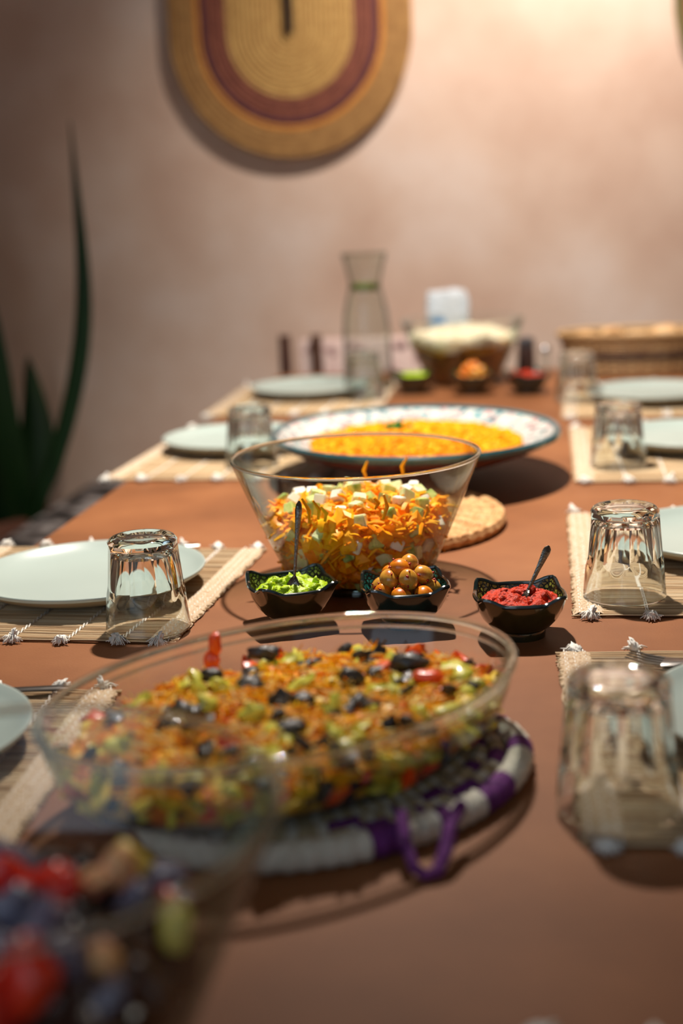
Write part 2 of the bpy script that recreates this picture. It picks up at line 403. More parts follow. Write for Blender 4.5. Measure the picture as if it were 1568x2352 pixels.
plate('pale green plate on left beside the yellow platter', -.497, 2.190)
plate('pale green plate at the far left corner of the table', -.478, 2.790)
plate('pale blue-green plate at right edge behind the largest tumbler', .190, .985)
plate('pale green plate at right edge, level with the dip bowls', .194, 1.515)
plate('pale green plate at right edge, level with the yellow platter', .214, 2.140)
plate('pale green plate at far right below the bread basket', .190, 2.620)

# ------------------------------------------------------------------ cutlery
m_steel = mat('dark_steel', [(92,88,84),(120,116,112)], .28, scale=40, metal=1)
def fork(label, p, q):
    p, q = Vector(p), Vector(q); d = (q-p); ln = d.length; t = thing('fork', label, 'fork', p, math.atan2(d.y, d.x)); t.rotation_euler[1] = -math.asin(d.z/ln)
    b = MB(); b.tube([(0,0,0),(.01,0,0),(.05,0,.001),(.09,0,.002),(ln*.66,0,.002),(ln*.72,0,.001)], [.003,.0055,.005,.0035,.0022,.003], 8, flat=.35); b.obj('handle', m_steel, t)
    b = MB(); b.tube([(ln*.71,0,.001),(ln*.76,0,-.001),(ln*.82,0,-.002)], [.003,.010,.0115], 10, flat=.2)
    for k in (-1.5,-.5,.5,1.5): b.tube([(ln*.81,k*.0058,-.002),(ln*.9,k*.006,-.001),(ln,k*.006,.002)], [.0018,.0016,.0008], 5, flat=.7)
    b.obj('tines', m_steel, t)
fork('dark steel fork, handle tip showing above the nearest left plate', (-.392,1.052,TZ+.0085), (-.575,1.010,TZ+.0085))
fork('dark steel fork behind the plate with the left tumbler', (-.400,1.530,TZ+.0085), (-.560,1.488,TZ+.0085))
fork('dark steel fork with tines toward the left, behind the front right plate', (.225,1.088,TZ+.0085), (.064,1.140,TZ+.0085))

# ------------------------------------------------------------------ tumblers (upside down)
m_glass = glass('tumbler_glass', (.975,.99,.98))
def tumbler_mesh():
    b = MB(); NF = 9; sg = NF*16; prof = []
    H = .0896
    def r0(z): return .0400-.0078*(z/H)
    zs = [0.0005,.001,.002]+[.003+.029*i/10 for i in range(11)]+[.033+.045*i/50 for i in range(1,51)]+[.0795,.081,.083,.0845]
    for z in zs: prof.append((r0(z), z))
    prof += [(.0314,.0862),(.0302,.0877),(.0285,.0888),(.0265,.0894),(.0235,.0896),(.0215,.0890),(.0195,.0882),(.010,.0878),(0,.0877)]
    def fx(r, z, a):
        if .003 < z < .0863:
            k = 2*PI/NF; da = (a+k/2) % k-k/2
            ap = max(r0(.029)-.30*(z-.029), r0(z)*.9405-.0003) if z > .029 else 1
            if z > .079: ap += (z-.079)*.35
            r = min(r, ap/math.cos(da))
        return (r*math.cos(a), r*math.sin(a), z)
    # outside, from the mouth (z 0) up over the base, then the hollow
    inner = [(0,.0775),(.010,.0774),(.019,.0768),(.0235,.0750),(.0262,.071),(.0282,.062),(.0305,.050),(.0330,.036),(.0352,.022),(.0370,.010),(.0380,.003),(.0386,.001),(.0393,.0002)]
    b.lathe(prof[::-1]+inner[::-1], sg, fx=fx)
    me = b.mesh('glass_tumbler', m_glass, True, 17); return me
tum = tumbler_mesh()
for k, (lab, x, y, a) in enumerate([('clear faceted tumbler, the largest, upside down at front right', .042,.850,.1),
      ('clear faceted tumbler upside down right of the red dip bowl', .0715,1.332,.25),
      ('clear faceted tumbler upside down on right, level with yellow platter', .098,1.992,.0),
      ('clear faceted tumbler upside down below the bread basket', .0535,2.635,.3),
      ('clear faceted tumbler upside down by the large left plate', -.375,1.225,.05),
      ('clear faceted tumbler upside down left of the yellow platter', -.4415,2.033,.2),
      ('clear faceted tumbler upside down in front of the carafe', -.3555,2.715,.12)]):
    o = link('tumbler', tum); o.location = (x, y, TZ+.0055); o.rotation_euler = (0,0,a)
    tag(o, lab, 'glass', 'upturned glass tumblers')

# ------------------------------------------------------------------ conical glass bowls
m_thin = thin_glass('clear_bowl_glass', (.985,.99,.985), .5)
m_rim = glass('rim_glass', (.93,.965,.95))
BR, BB, BH = .131, .074, .1361
def ri(z): return BB-.004+(BR-BB)*(max(z-.006,0)/(BH-.006))**.92   # inside radius at height z
def bowl_root(label, x, y, rz=0):
    t = thing('glass_bowl', label, 'bowl', (x, y, TZ), rz, 'conical clear glass salad bowls')
    n = 24; outp = [(0,.0006),(.03,.0006),(.060,.0),(.069,.0),(.0725,.0015),(.0745,.005)]
    zz = [.006+(BH-.010)*i/n for i in range(n+1)]
    outp += [(ri(z)+.0035, z) for z in zz]
    inn = [(ri(z), z) for z in zz]+[]
    b = MB(); b.lathe(outp+inn[::-1]+[(BB-.006,.0052),(BB-.012,.0045),(0,.0042)], 120); b.obj('bowl_wall', m_thin, t)
    b = MB(); z = BH-.0025; rr = ri(z)+.0017
    b.tube([(rr*math.cos(2*PI*i/120), rr*math.sin(2*PI*i/120), z) for i in range(120)], .0020, 12, closed=True); b.obj('rim', m_rim, t)
    b = MB(); b.tube([(.0675*math.cos(2*PI*i/100), .0675*math.sin(2*PI*i/100), .0034) for i in range(100)], .0028, 8, closed=True); b.obj('base_ring', m_rim, t)
    return t
B1 = (-.1976,1.4104); B2 = (-.1762,2.943); B3 = (-.247,.553)
bowl_root('clear conical glass bowl of carrot and cucumber salad', *B1)
bowl_root('clear conical glass bowl topped with grated cheese at far end', *B2)
bowl_root('clear conical glass bowl of dark beetroot salad at lower left', *B3)

# carrot salad: core + shreds as stuff, cubes one by one
m_carrot = mat('grated_carrot', [(248,132,4),(252,164,8),(254,186,30),(250,148,6)], .45, spec=.25, mode='island', sss=.15)
m_carcore = mat('carrot_mass', [(206,96,10),(246,150,14),(246,180,40),(150,84,20)], .5, scale=70, detail=3, bump=.6, bscale=90, bdist=.004, lo=.35, hi=.65)
def mound(mb, zlow, h, rf, hf, seg=48, rn=12):
    """solid body: wall from zlow to the edge height, then a bumpy top hf(r_fraction, angle)"""
    vs = [(0,0,zlow)]; fs = []; prof = []
    rings = []
    zs = [zlow+(h-zlow)*i/5 for i in range(6)]
    for z in zs: rings.append([(rf(z)*math.cos(2*PI*i/seg), rf(z)*math.sin(2*PI*i/seg), z) for i in range(seg)])
    R0 = rf(h)
    for k in range(1, rn):
        q = 1-k/rn; rings.append([(R0*q*math.cos(2*PI*i/seg), R0*q*math.sin(2*PI*i/seg), hf(q, 2*PI*i/seg)) for i in range(seg)])
    for r in rings: vs += r
    o = 1+len(rings)*seg; vs.append((0,0,hf(0,0)))
    fs += [(0, 1+(i+1)%seg, 1+i) for i in range(seg)]
    for k in range(len(rings)-1):
        for i in range(seg): fs.append((1+k*seg+i, 1+k*seg+(i+1)%seg, 1+(k+1)*seg+(i+1)%seg, 1+(k+1)*seg+i))
    k = len(rings)-1; fs += [(1+k*seg+i, 1+k*seg+(i+1)%seg, o) for i in range(seg)]
    mb.add(vs, fs)
random.seed(21)
def topz(q, a, e, c): return e+(c-e)*(1-q**2)+.006*noise.noise(Vector((q*math.cos(a)*3, q*math.sin(a)*3, 4)))
b = MB(); mound(b, .007, .066, lambda z: ri(z)-.010, lambda q, a: topz(q, a, .068, .084))
for i in range(750):
    if random.random() < .5:
        z = random.uniform(.010,.075); a = random.uniform(0, 2*PI); r = ri(z)-random.uniform(.002,.009)
    else:
        a = random.uniform(0, 2*PI); q = math.sqrt(random.random())*.93; r = q*(ri(.072)-.003); z = topz(q, a, .072, .089)+random.uniform(-.003,.006)
    strand(b, (r*math.cos(a), r*math.sin(a), z), random.uniform(.012,.026), random.uniform(.0011,.0021), 1, .6, 4, 4, .8)
for i in range(260):
    a = random.uniform(0, 2*PI); q = math.sqrt(random.random())*.92; r = q*(ri(.07)-.008)
    z = topz(q, a, .070, .087)
    if random.random() < .45: z = random.uniform(.012,.068); r = ri(z)-.011
    s = random.uniform(.006,.0145); lump(b, (r*math.cos(a), r*math.sin(a), z), (s, s*.8, s*.7), 2, .7, 2.2, 1)
for a, z0, z1 in [(-1.90,.085,.112),(-1.80,.09,.11),(-1.74,.088,.104),(-1.2,.088,.115),(-1.28,.1,.112),(-.75,.083,.096),(-2.7,.08,.1),(1.2,.09,.11),(1.6,.085,.105)]:
    b.tube([((ri(z)-.0014)*math.cos(a+da), (ri(z)-.0014)*math.sin(a+da), z) for z, da in ((z0,0),((z0+z1)/2,.03),(z1,-.01))], [.0016,.0022,.0012], 5, 1)
o = b.obj('grated_carrot_salad', [m_carcore, m_carrot]); o.location = (*B1, TZ); o['kind'] = 'stuff'
tag(o, 'shredded orange carrot filling the clear conical glass bowl', 'salad')
m_cuc = [mat('cucumber_flesh', [(214,224,150),(236,238,190),(196,214,120)], .35, scale=60, sss=.2, coat=.2),
         mat('cheese_white', [(244,238,214),(250,246,230)], .5, scale=60, sss=.2),
         mat('cucumber_green', [(166,190,80),(206,216,130),(120,160,60)], .35, scale=70, sss=.15, coat=.2)]
cub = []
for k in range(6):
    s = [.0088,.0094,.0080,.0102,.0084,.0092][k]*1.55; bm = bmesh.new(); bmesh.ops.create_cube(bm, size=s)
    for v in bm.verts: v.co = Vector((v.co.x, v.co.y*.85, v.co.z*[.9,.7,1,.6,.8,.75][k]))+Vector([random.uniform(-.0009,.0009) for _ in range(3)])
    bmesh.ops.bevel(bm, geom=list(bm.edges), offset=.0009, segments=2, affect='EDGES')
    me = bpy.data.meshes.new('cucumber_cube'); bm.to_mesh(me); bm.free(); me.materials.append(m_cuc[k % 3]); cub.append(me)
B = []
for i in range(104):
    for tr in range(30):
        if i < 65:
            z = random.uniform(.012,.068); a = random.uniform(0, 2*PI); r = ri(z)-.0105
        else:
            a = random.uniform(0, 2*PI); q = math.sqrt(random.random())*.9; r = q*(ri(.074)-.006); z = topz(q, a, .075, .092)+random.uniform(0,.005)
        p = Vector((r*math.cos(a), r*math.sin(a), z))
        if all((p-v).length > .0158 for v in B): B.append(p); break
for p in B:
    o = link('cucumber_cube', random.choice(cub)); o.location = Vector((*B1, TZ))+p; o.rotation_euler = [random.uniform(0, 6) for _ in range(3)]
    tag(o, 'pale diced cube in the carrot salad of the middle glass bowl', 'vegetable cube', 'pale diced cubes in the carrot salad')

# far bowl: layered salad with grated cheese
m_layer = mat('layered_salad', [(92,56,28),(128,84,44),(160,110,50),(104,60,30)], .6, scale=34, detail=3, lo=.35, hi=.65)
m_gold = mat('golden_corn', [(224,160,30),(240,184,60)], .5, mode='island')
m_gcheese = mat('grated_cheese', [(246,236,206),(252,246,226),(240,224,180)], .6, mode='island')
b = MB(); mound(b, .007, .082, lambda z: ri(z)-.002, lambda q, a: topz(q, a, .084, .10))
for i in range(500):
    a = random.uniform(0, 2*PI); z = .086+.006*math.sin(a*7)+random.uniform(-.010,.003); r = ri(z)-.003
    lump(b, (r*math.cos(a), r*math.sin(a), z), (.004,.003,.003), 1, .3, 2, 1)
for i in range(3200):
    a = random.uniform(0, 2*PI)
    if i % 3 == 0: z = .088+.009*math.sin(a*5+1)+random.uniform(-.006,.012); r = ri(z)-.003
    else: q = math.sqrt(random.random()); r = q*(ri(.095)-.004); z = topz(q, a, .096, .118)+random.uniform(-.003,.003)
    strand(b, (r*math.cos(a), r*math.sin(a), z), random.uniform(.010,.02), .0016, 2, .5, 3, 3, .3)
b.lathe([(ri(.092)-.006,.086),(ri(.092)-.006,.095),(.06,.110),(0,.116)], 32, 2)
o = b.obj('layered_cheese_salad', [m_layer, m_gold, m_gcheese]); o.location = (*B2, TZ); o['kind'] = 'stuff'
tag(o, 'brown layered salad under white grated cheese in farthest glass bowl', 'salad')

# beetroot salad in the near bowl
m_beetcore = mat('beetroot_juice', [(16,6,10),(30,10,16)], .35, scale=40, spec=.4)
m_beet = mat('beetroot', [(30,8,14),(18,7,12),(40,10,20)], .35, scale=60, coat=.15)
m_redp = mat('red_pepper', [(226,24,24),(240,60,26)], .25, scale=50, coat=.5, sss=.1)
m_pinkp = mat('stained_potato', [(244,176,120),(250,196,140),(226,90,90)], .35, scale=60, coat=.3)
m_yelp = mat('yellow_corn', [(244,214,70),(250,230,130)], .35, scale=60, coat=.3)
m_onion = mat('purple_onion', [(96,98,118),(124,122,140),(82,70,98)], .3, scale=60, coat=.5)
b = MB(); mound(b, .007, .044, lambda z: ri(z)-.004, lambda q, a: .046+.012*(1-q*q))
o = b.obj('beetroot_salad_base', m_beetcore); o.location = (*B3, TZ); tag(o, 'dark wet mass of beetroot salad filling the lower left bowl', 'salad'); o['kind'] = 'stuff'
random.seed(33)
kinds = {}
for nm, m, s in [('beetroot_chunk', m_beet, .0135), ('red_pepper_piece', m_redp, .0105), ('potato_piece', m_pinkp, .0110), ('corn_piece', m_yelp, .0085), ('onion_piece', m_onion, .0110)]:
    kinds[nm] = []
    for k in range(3):
        b = MB(); lump(b, (0,0,0), (s*1.15, s*.85, s*.6), 3, .35, 1.6, 0, Matrix.Identity(3), .6); kinds[nm].append(b.mesh(nm, m, True, 60))
BL = {'beetroot_chunk': ('dark purple beetroot chunk in the lower left salad', 'vegetable piece', 'beetroot chunks in the near salad'),
      'red_pepper_piece': ('glossy red piece among dark beetroot at lower left', 'vegetable piece', 'red pieces in the beetroot salad'),
      'potato_piece': ('pinkish orange stained piece in the dark beetroot salad', 'vegetable piece', 'pink stained pieces in the beetroot salad'),
      'corn_piece': ('yellow piece in the dark beetroot salad', 'vegetable piece', 'yellow pieces in the beetroot salad'),
      'onion_piece': ('greyish purple piece in the dark beetroot salad', 'vegetable piece', 'grey purple pieces in the beetroot salad')}
def put(nm, p, sc=1.0):
    o = link(nm, random.choice(kinds[nm])); o.location = Vector((*B3, TZ))+Vector(p); o.rotation_euler = [random.uniform(0,6) for _ in range(3)]
    o.scale = (sc, sc, sc); tag(o, *BL[nm])
fixed = []
def bz(x, y): q = min(1, math.hypot(x, y)/.1); return .057+.018*(1-q*q)
for nm, x, y, dz, sc in [('onion_piece',-.018,.049,.006,1.3),('red_pepper_piece',-.006,.023,.008,1.1),('red_pepper_piece',.010,.020,.008,1.1),('red_pepper_piece',.024,.010,.008,1.2),
      ('potato_piece',.033,.027,.008,1.0),('potato_piece',.042,.036,.010,1.1),('onion_piece',.055,.022,.006,.8),('corn_piece',.044,.052,.010,1.2),('onion_piece',.062,.050,.006,1.0),('corn_piece',.080,-.003,.012,1.3),
      ('onion_piece',.010,-.008,.008,1.2),('onion_piece',.026,-.026,.009,1.4),('onion_piece',.042,-.041,.009,1.2),('onion_piece',.014,-.034,.006,1.2),('red_pepper_piece',.031,-.060,.012,1.6),('red_pepper_piece',.022,-.072,.012,1.3),
      ('potato_piece',.057,-.030,.006,.9),('onion_piece',.064,-.050,.006,.8),('red_pepper_piece',.068,.030,.004,.7),('corn_piece',-.030,.020,.006,1.0)]:
    p = Vector((x, y, bz(x, y)+dz+.005)); fixed.append(p); put(nm, p, sc)
n = 0
while n < 90:
    if n < 50:
        a = random.uniform(0, 2*PI); r = math.sqrt(random.random())*.086; p = Vector((r*math.cos(a), r*math.sin(a), bz(r, 0)+random.uniform(-.004,.002)))
    else:
        z = random.uniform(.018,.056); a = random.uniform(0, 2*PI); r = ri(z)-.0155; p = Vector((r*math.cos(a), r*math.sin(a), z))
    if all((p-v).length > .0125 for v in fixed): fixed.append(p); put('beetroot_chunk', p)
    n += 1

# ------------------------------------------------------------------ coiled trivets
m_cream = mat('cream_yarn', [(206,198,180),(226,220,204)], .9, scale=120, bump=.8, bscale=260, bdist=.003, stretch=(1,1,1))
m_purp = mat('purple_yarn', [(84,24,92),(120,44,128)], .75, scale=160, bump=.8, bscale=260, bdist=.003)
m_fib = mat('palm_fibre', [(176,152,112),(200,182,144),(120,98,70)], .9, scale=200, bump=.8, bscale=300, bdist=.003)
tv = thing('coiled_trivet', 'round cream and purple wrapped trivet under the oval glass dish', 'trivet', (-.141,.876,TZ))
seq = [(-180,-84,0),(-84,-74,0),(-74,-61,1),(-61,-46,0),(-46,-40,1),(-40,-22,0),(-22,-3,1),(-3,17,0),(17,27,1),(27,40,0),(40,60,1),(60,95,0),(95,115,1),(115,150,0),(150,165,1),(165,180,0)]
def wrapmat(deg, sh=0):
    deg = (deg+sh+180) % 360-180
    for a, b_, m in seq:
        if a <= deg < b_: return m
    return 0
N = 300; b = MB()
def tv_pt(a, o, z):
    # direction a in world terms on the oval (long axis turned 46 degrees)
    t = a-D(46); A, Bq = .140-o, .096-o; k = 1/math.hypot(math.cos(t)/A, math.sin(t)/Bq)
    return (k*math.cos(a), k*math.sin(a), z)
b.tube([tv_pt(2*PI*i/N, 0, .0098) for i in range(N)], [.0094+.0006*math.sin(i*1.3) for i in range(N)], 14, closed=True, mif=lambda i: wrapmat(i*360/N)); b.obj('wrapped_rim', [m_cream, m_purp], tv)
b = MB()
for k in range(7):
    b.tube([tv_pt(2*PI*i/N, .0165+.0125*k, .0075+.0012*math.sin(i*2.1+k)) for i in range(N)], .0072, 8, closed=True, mif=lambda i, k=k: (1 if wrapmat(i*360/N, 10*k+(i*7 % 5)) and k < 2 else (2 if (i//3+k) % 3 else 0)))
b.obj('inner_coil', [m_cream, m_purp, m_fib], tv)
b = MB()
b.tube([(.050,-.088,.026),(.054,-.108,.018),(.060,-.120,.0065),(.067,-.125,.0042),(.074,-.121,.0050),(.078,-.110,.012),(.080,-.094,.022),(.086,-.074,.026)], [.004,.0038,.0036,.0036,.004,.005,.005,.004], 8)
b.obj('yarn_loop', m_purp, tv)
m_rope = mat('tan_rope', [(176,122,72),(206,154,98),(224,182,128)], .85, scale=90, bump=.8, bscale=220, bdist=.003)
tv2 = thing('straw_trivet', 'tan coiled straw trivet behind the carrot salad bowl', 'trivet', (-.187,1.655,TZ))
b = MB()
for k in range(9):
    q = 1-k*.105
    b.tube([(.127*q*math.cos(2*PI*i/160), .148*q*math.sin(2*PI*i/160), .0085+.0012*math.sin(i*1.9+k)) for i in range(160)], .0088, 8, closed=True)
b.obj('coil', m_rope, tv2)
b = MB()
for i in range(26):
    a = 2*PI*i/26
    b.tube([(.127*q*math.cos(a+.25*(1-q)), .148*q*math.sin(a+.25*(1-q)), .0165+.0012*math.sin(q*50)) for q in (1.0,.85,.7,.55,.4)], .0022, 6)
b.obj('stitching', mat('tan_stitch', [(232,196,148),(214,170,116)], .85, scale=90), tv2)

# ------------------------------------------------------------------ oval glass dish and vegetable bake
DA, DB, DH = .1775, .126, .055; DX, DY, DR = -.177, .887, D(46.6); DZ = TZ+.0195
dish = thing('oval_glass_dish', 'large clear oval glass baking dish on purple trivet', 'dish', (DX, DY, DZ), DR)
def off(z): return .020*max(0,1-z/DH)**1.5+(.018*(1-min(1, z/.016))**2)
def ex(o, a, z): return ((DA-o)*math.cos(a), (DB-o)*math.sin(a), z)
b = MB(); fx = lambda r, z, a: ex(r, a, z); n = 20
zz = [.002+(DH-.002)*i/n for i in range(n+1)]
def ov(prof, mat_, name, closed_mid=True, seg=160):
    b = MB(); b.lathe(prof, seg, fx=fx); return b.obj(name, mat_, dish)
base = [(.115,.0008),(.09,.0006),(.060,.0006),(.046,.0)]
b = MB(); b.lathe(base+[(off(z)+.0005, z) for z in zz]+[(off(z)+.0045, z) for z in reversed(zz)]+[(.052,.0045),(.09,.0042),(.115,.0042)], 180, fx=fx)
b.obj('dish_wall', m_thin, dish)
b = MB(); b.tube([ex(.001, 2*PI*i/200, DH) for i in range(200)], .0030, 14, closed=True, flat=.9); b.obj('rim', m_rim, dish)
b = MB(); b.tube([ex(.0035, 2*PI*i/200, DH-.0085) for i in range(200)], .0012, 10, closed=True); b.obj('lower_ridge', m_rim, dish)
b = MB(); b.tube([ex(.040, 2*PI*i/200, .003) for i in range(200)], .0028, 10, closed=True); b.obj('base_ring', m_rim, dish)

m_bakebase = mat('baked_vegetables', [(70,62,24),(250,206,24),(252,176,16),(240,104,10),(252,214,50),(206,196,40)], .45, mode='voronoi', scale=80, bump=.6, bscale=260, bdist=.003, spec=.25)
m_shred = mat('baked_cheese', [(252,150,6),(254,186,18),(254,204,40),(255,240,170),(252,166,10),(236,104,10)], .4, mode='island', spec=.2)
m_zuc = mat('baked_courgette', [(206,196,44),(228,216,80),(150,154,36)], .4, scale=90, coat=.3)
m_aub = mat('dark_aubergine', [(22,18,18),(58,48,32),(34,28,34)], .4, scale=160, coat=.15, bump=.5, bscale=300, bdist=.002)
m_tom = mat('orange_pepper', [(236,66,8),(248,104,20)], .35, scale=70, coat=.3, sss=.1)
m_pot2 = mat('yellow_potato', [(246,204,50),(250,222,90)], .4, scale=70, coat=.2)
random.seed(44)
cR, sR = math.cos(-DR), math.sin(-DR)
sx_, sy_ = (.002*cR+.010*sR), (.002*sR-.010*cR)  # shift of the food away from the dish back
FA, FB = DA-.020, DB-.020
def foodz(q, a):
    x, y = q*math.cos(a)*3, q*math.sin(a)*3
    return .030+.007*(1-q**4)+.007*noise.noise(Vector((x*1.3, y*1.3, 2)))+.003*noise.noise(Vector((x*4, y*4, 5)))
def fpos(q, a, z):
    # keep inside the dish wall
    lim = DA-off(z)-.006, DB-off(z)-.006
    x = FA*q*math.cos(a)+sx_; y = FB*q*math.sin(a)+sy_
    k = math.hypot(x/lim[0], y/lim[1])
    if k > 1: x /= k; y /= k
    return Vector((x, y, z))
bake = thing('vegetable_bake', 'baked vegetables with orange cheese inside the oval glass dish', 'baked dish', (DX, DY, DZ), DR)
b = MB(); seg = 120; rings = []
for z in (.0056,.012,.020,.028): rings.append([fpos(1.06, 2*PI*i/seg, z) for i in range(seg)])
for k in range(30): q = 1.03*(1-k/30); rings.append([fpos(q, 2*PI*i/seg, foodz(q, 2*PI*i/seg)) for i in range(seg)])
vs = [fpos(0,0,.0056)]+[p for r in rings for p in r]+[fpos(0,0,foodz(0,0))]
fs = [(0,1+(i+1)%seg,1+i) for i in range(seg)]
for k in range(len(rings)-1):
    for i in range(seg): fs.append((1+k*seg+i, 1+k*seg+(i+1)%seg, 1+(k+1)*seg+(i+1)%seg, 1+(k+1)*seg+i))
k = len(rings)-1; fs += [(1+k*seg+i, 1+k*seg+(i+1)%seg, len(vs)-1) for i in range(seg)]
b.add(vs, fs); b.obj('vegetable_layer', m_bakebase, bake)
b = MB()
for i in range(3000):
    a = random.uniform(0, 2*PI); q = math.sqrt(random.random())*1.0
    nz = noise.noise(Vector((q*math.cos(a)*4, q*math.sin(a)*4, 9)))
    if nz < -.18 and random.random() < .75: continue
    strand(b, fpos(q, a, foodz(q, a)+random.uniform(.002,.0060)), random.uniform(.007,.018), random.uniform(.0006,.0011), 0, .5, 4, 4, .35)
for i in range(420):
    a = random.uniform(0, 2*PI); q = math.sqrt(random.random())*.98; d = random.uniform(.004,.0095)
    lump(b, fpos(q, a, foodz(q, a)+.0012), (d, d*random.uniform(.35,.8), d*.3), 2, .9, 2.6, 0, Matrix.Rotation(random.uniform(0,6), 3, 'Z') @ Matrix.Rotation(random.uniform(-.3,.5), 3, 'X'))
for i in range(60):
    a = random.uniform(0, 2*PI); q = random.uniform(.9,1.0); p = fpos(q, a, foodz(q, a))
    strand(b, p+Vector((0,0,.006)), random.uniform(.012,.02), .0007, 0, .4, 4, 5, 1.6)
o = b.obj('melted_cheese', m_shred, bake); o['kind'] = 'stuff'
def chunks(nm, m, cnt, s, boxy=.5, top=.6, lift=.001):
    for i in range(cnt):
        b = MB(); d = s*random.uniform(.7,1.25)
        if random.random() < top: a = random.uniform(0, 2*PI); q = math.sqrt(random.random())*.98; z = foodz(q, a)+lift; c = fpos(q, a, z)
        else:
            a = random.uniform(0, 2*PI); z = random.uniform(.009,.030); c = fpos(1.2, a, z); c -= Vector((c.x, c.y, 0)).normalized()*.003
        lump(b, c, (d, d*random.uniform(.5,1), d*random.uniform(.3,.6)), 2, .8, 2.4, 0, None, boxy); b.obj(nm, m, bake, sharp=60)
chunks('aubergine_piece', m_aub, 92, .0086, .5, .68, .0062)
chunks('courgette_piece', m_zuc, 95, .0088, .4, .60, .0040)
chunks('pepper_piece', m_tom, 46, .0095, .5, .25, .001)
chunks('potato_piece', m_pot2, 46, .0105, .6, .15, 0)
def world_to_dish(x, y, z): 
    dx, dy = x-DX, y-DY; return Vector((dx*cR-dy*sR, dx*sR+dy*cR, z-.0165))
for nm, m, x, y, z, d in [('pepper_piece', m_tom, -.248,.962,.060,(.0060,.0055,.008)),('pepper_piece', m_tom, -.245,.962,.073,(.005,.0045,.009)),('aubergine_piece', m_aub, -.212,.975,.062,(.013,.007,.006)),
        ('aubergine_piece', m_aub, -.100,.950,.064,(.015,.008,.007)),('aubergine_piece', m_aub, -.166,.880,.060,(.009,.007,.006)),('pepper_piece', m_tom, -.085,.925,.062,(.012,.006,.005)),('aubergine_piece', m_aub, -.165,.83,.060,(.011,.008,.006)),('aubergine_piece', m_aub, -.24,.93,.060,(.008,.007,.006))]:
    b = MB(); lump(b, world_to_dish(x, y, z), d, 3, .35, 1.7, 0, Matrix.Rotation(-DR, 3, 'Z'), .3); b.obj(nm, m, bake, sharp=60)

# ------------------------------------------------------------------ platter of yellow stew
m_pwhite = mat('white_glaze', [(196,194,186),(204,202,194)], .2, scale=8, coat=.4)
m_pteal = mat('teal_glaze', [(18,74,84),(28,92,100)], .2, scale=30, coat=.5)
m_pattern = mat('floral_glaze', [(200,198,190),(196,196,190),(110,156,160),(200,198,190),(200,150,146),(198,196,190),(190,192,188),(40,100,112)], .2, mode='voronoi', scale=130, interp='CONSTANT', coat=.4)
m_pterra = mat('brown_red_glaze', [(112,52,34),(132,66,44)], .3, scale=20, coat=.3)
PXc, PYc = -.188, 1.950
ptr = thing('serving_platter', 'wide footed ceramic platter with teal rim and floral border', 'platter', (PXc, PYc, TZ), D(20))
pf = lambda r, z, a: (r*.97*math.cos(a), r*1.08*math.sin(a), z)
b = MB(); b.lathe([(.155,.047),(.172,.055),(.190,.0635),(.199,.0675)], 140, fx=pf); b.obj('floral_border', m_pattern, ptr)
b = MB(); b.lathe([(0,.028),(.08,.030),(.12,.036),(.155,.047)], 120, fx=pf); b.obj('platter_well', m_pwhite, ptr)
b = MB(); b.lathe([(.198,.0670),(.202,.0700),(.2065,.0710),(.2095,.068),(.2085,.0620),(.202,.0585)], 140, fx=pf); b.obj('teal_rim', m_pteal, ptr)
b = MB(); b.lathe([(.202,.0585),(.17,.044),(.13,.030),(.09,.018),(.072,.012),(.072,.0),(.064,.0),(.062,.014),(0,.016)], 120, fx=pf); b.obj('platter_underside', m_pterra, ptr)
m_curry = mat('yellow_stew', [(206,116,8),(222,136,14),(190,96,8)], .6, spec=.1, scale=60, bump=.6, bscale=120, bdist=.004)
m_crumb = mat('yellow_grain', [(236,134,2),(246,160,6),(250,180,20),(222,112,2)], .6, mode='island', spec=.12)
random.seed(55)
b = MB()
def cz(q): return .050+.014*(1-q**2.2)
b.lathe([(0,.034),(.12,.040),(.146,.046),(.150,.051)]+[(.150*q, cz(q)) for q in (.97,.9,.8,.65,.5,.35,.2,.1)]+[(0,cz(0))], 60, 0, fx=pf)
for i in range(2600):
    a = random.uniform(0, 2*PI); q = math.sqrt(random.random()); s = random.uniform(.0028,.0062)
    x, y, z = pf(.152*q, cz(q)+random.uniform(-.001,.003), a); lump(b, (x, y, z), (s, s*.8, s*.7), 1, .4, 2, 1)
o = b.obj('yellow_stew', [m_curry, m_crumb]); o.location = (PXc, PYc, TZ); o.rotation_euler = (0,0,D(20)); o['kind'] = 'stuff'
tag(o, 'mound of golden yellow grain stew filling the ceramic platter', 'stew')
m_herb = mat('green_herb', [(34,92,24),(60,130,40)], .5, mode='island')
b = MB()
for i in range(40):
    a = random.uniform(0, 2*PI); r = random.uniform(0,.020); lump(b, (r*math.cos(a), r*.8*math.sin(a), .003+random.uniform(0,.006)*(1-r/.02)), (.0065,.004,.0012), 1, .5, 2)
o = b.obj('herb_garnish', m_herb); o.location = (-.212, 1.975, TZ+.066); tag(o, 'small sprig of green herbs on top of yellow stew', 'garnish')

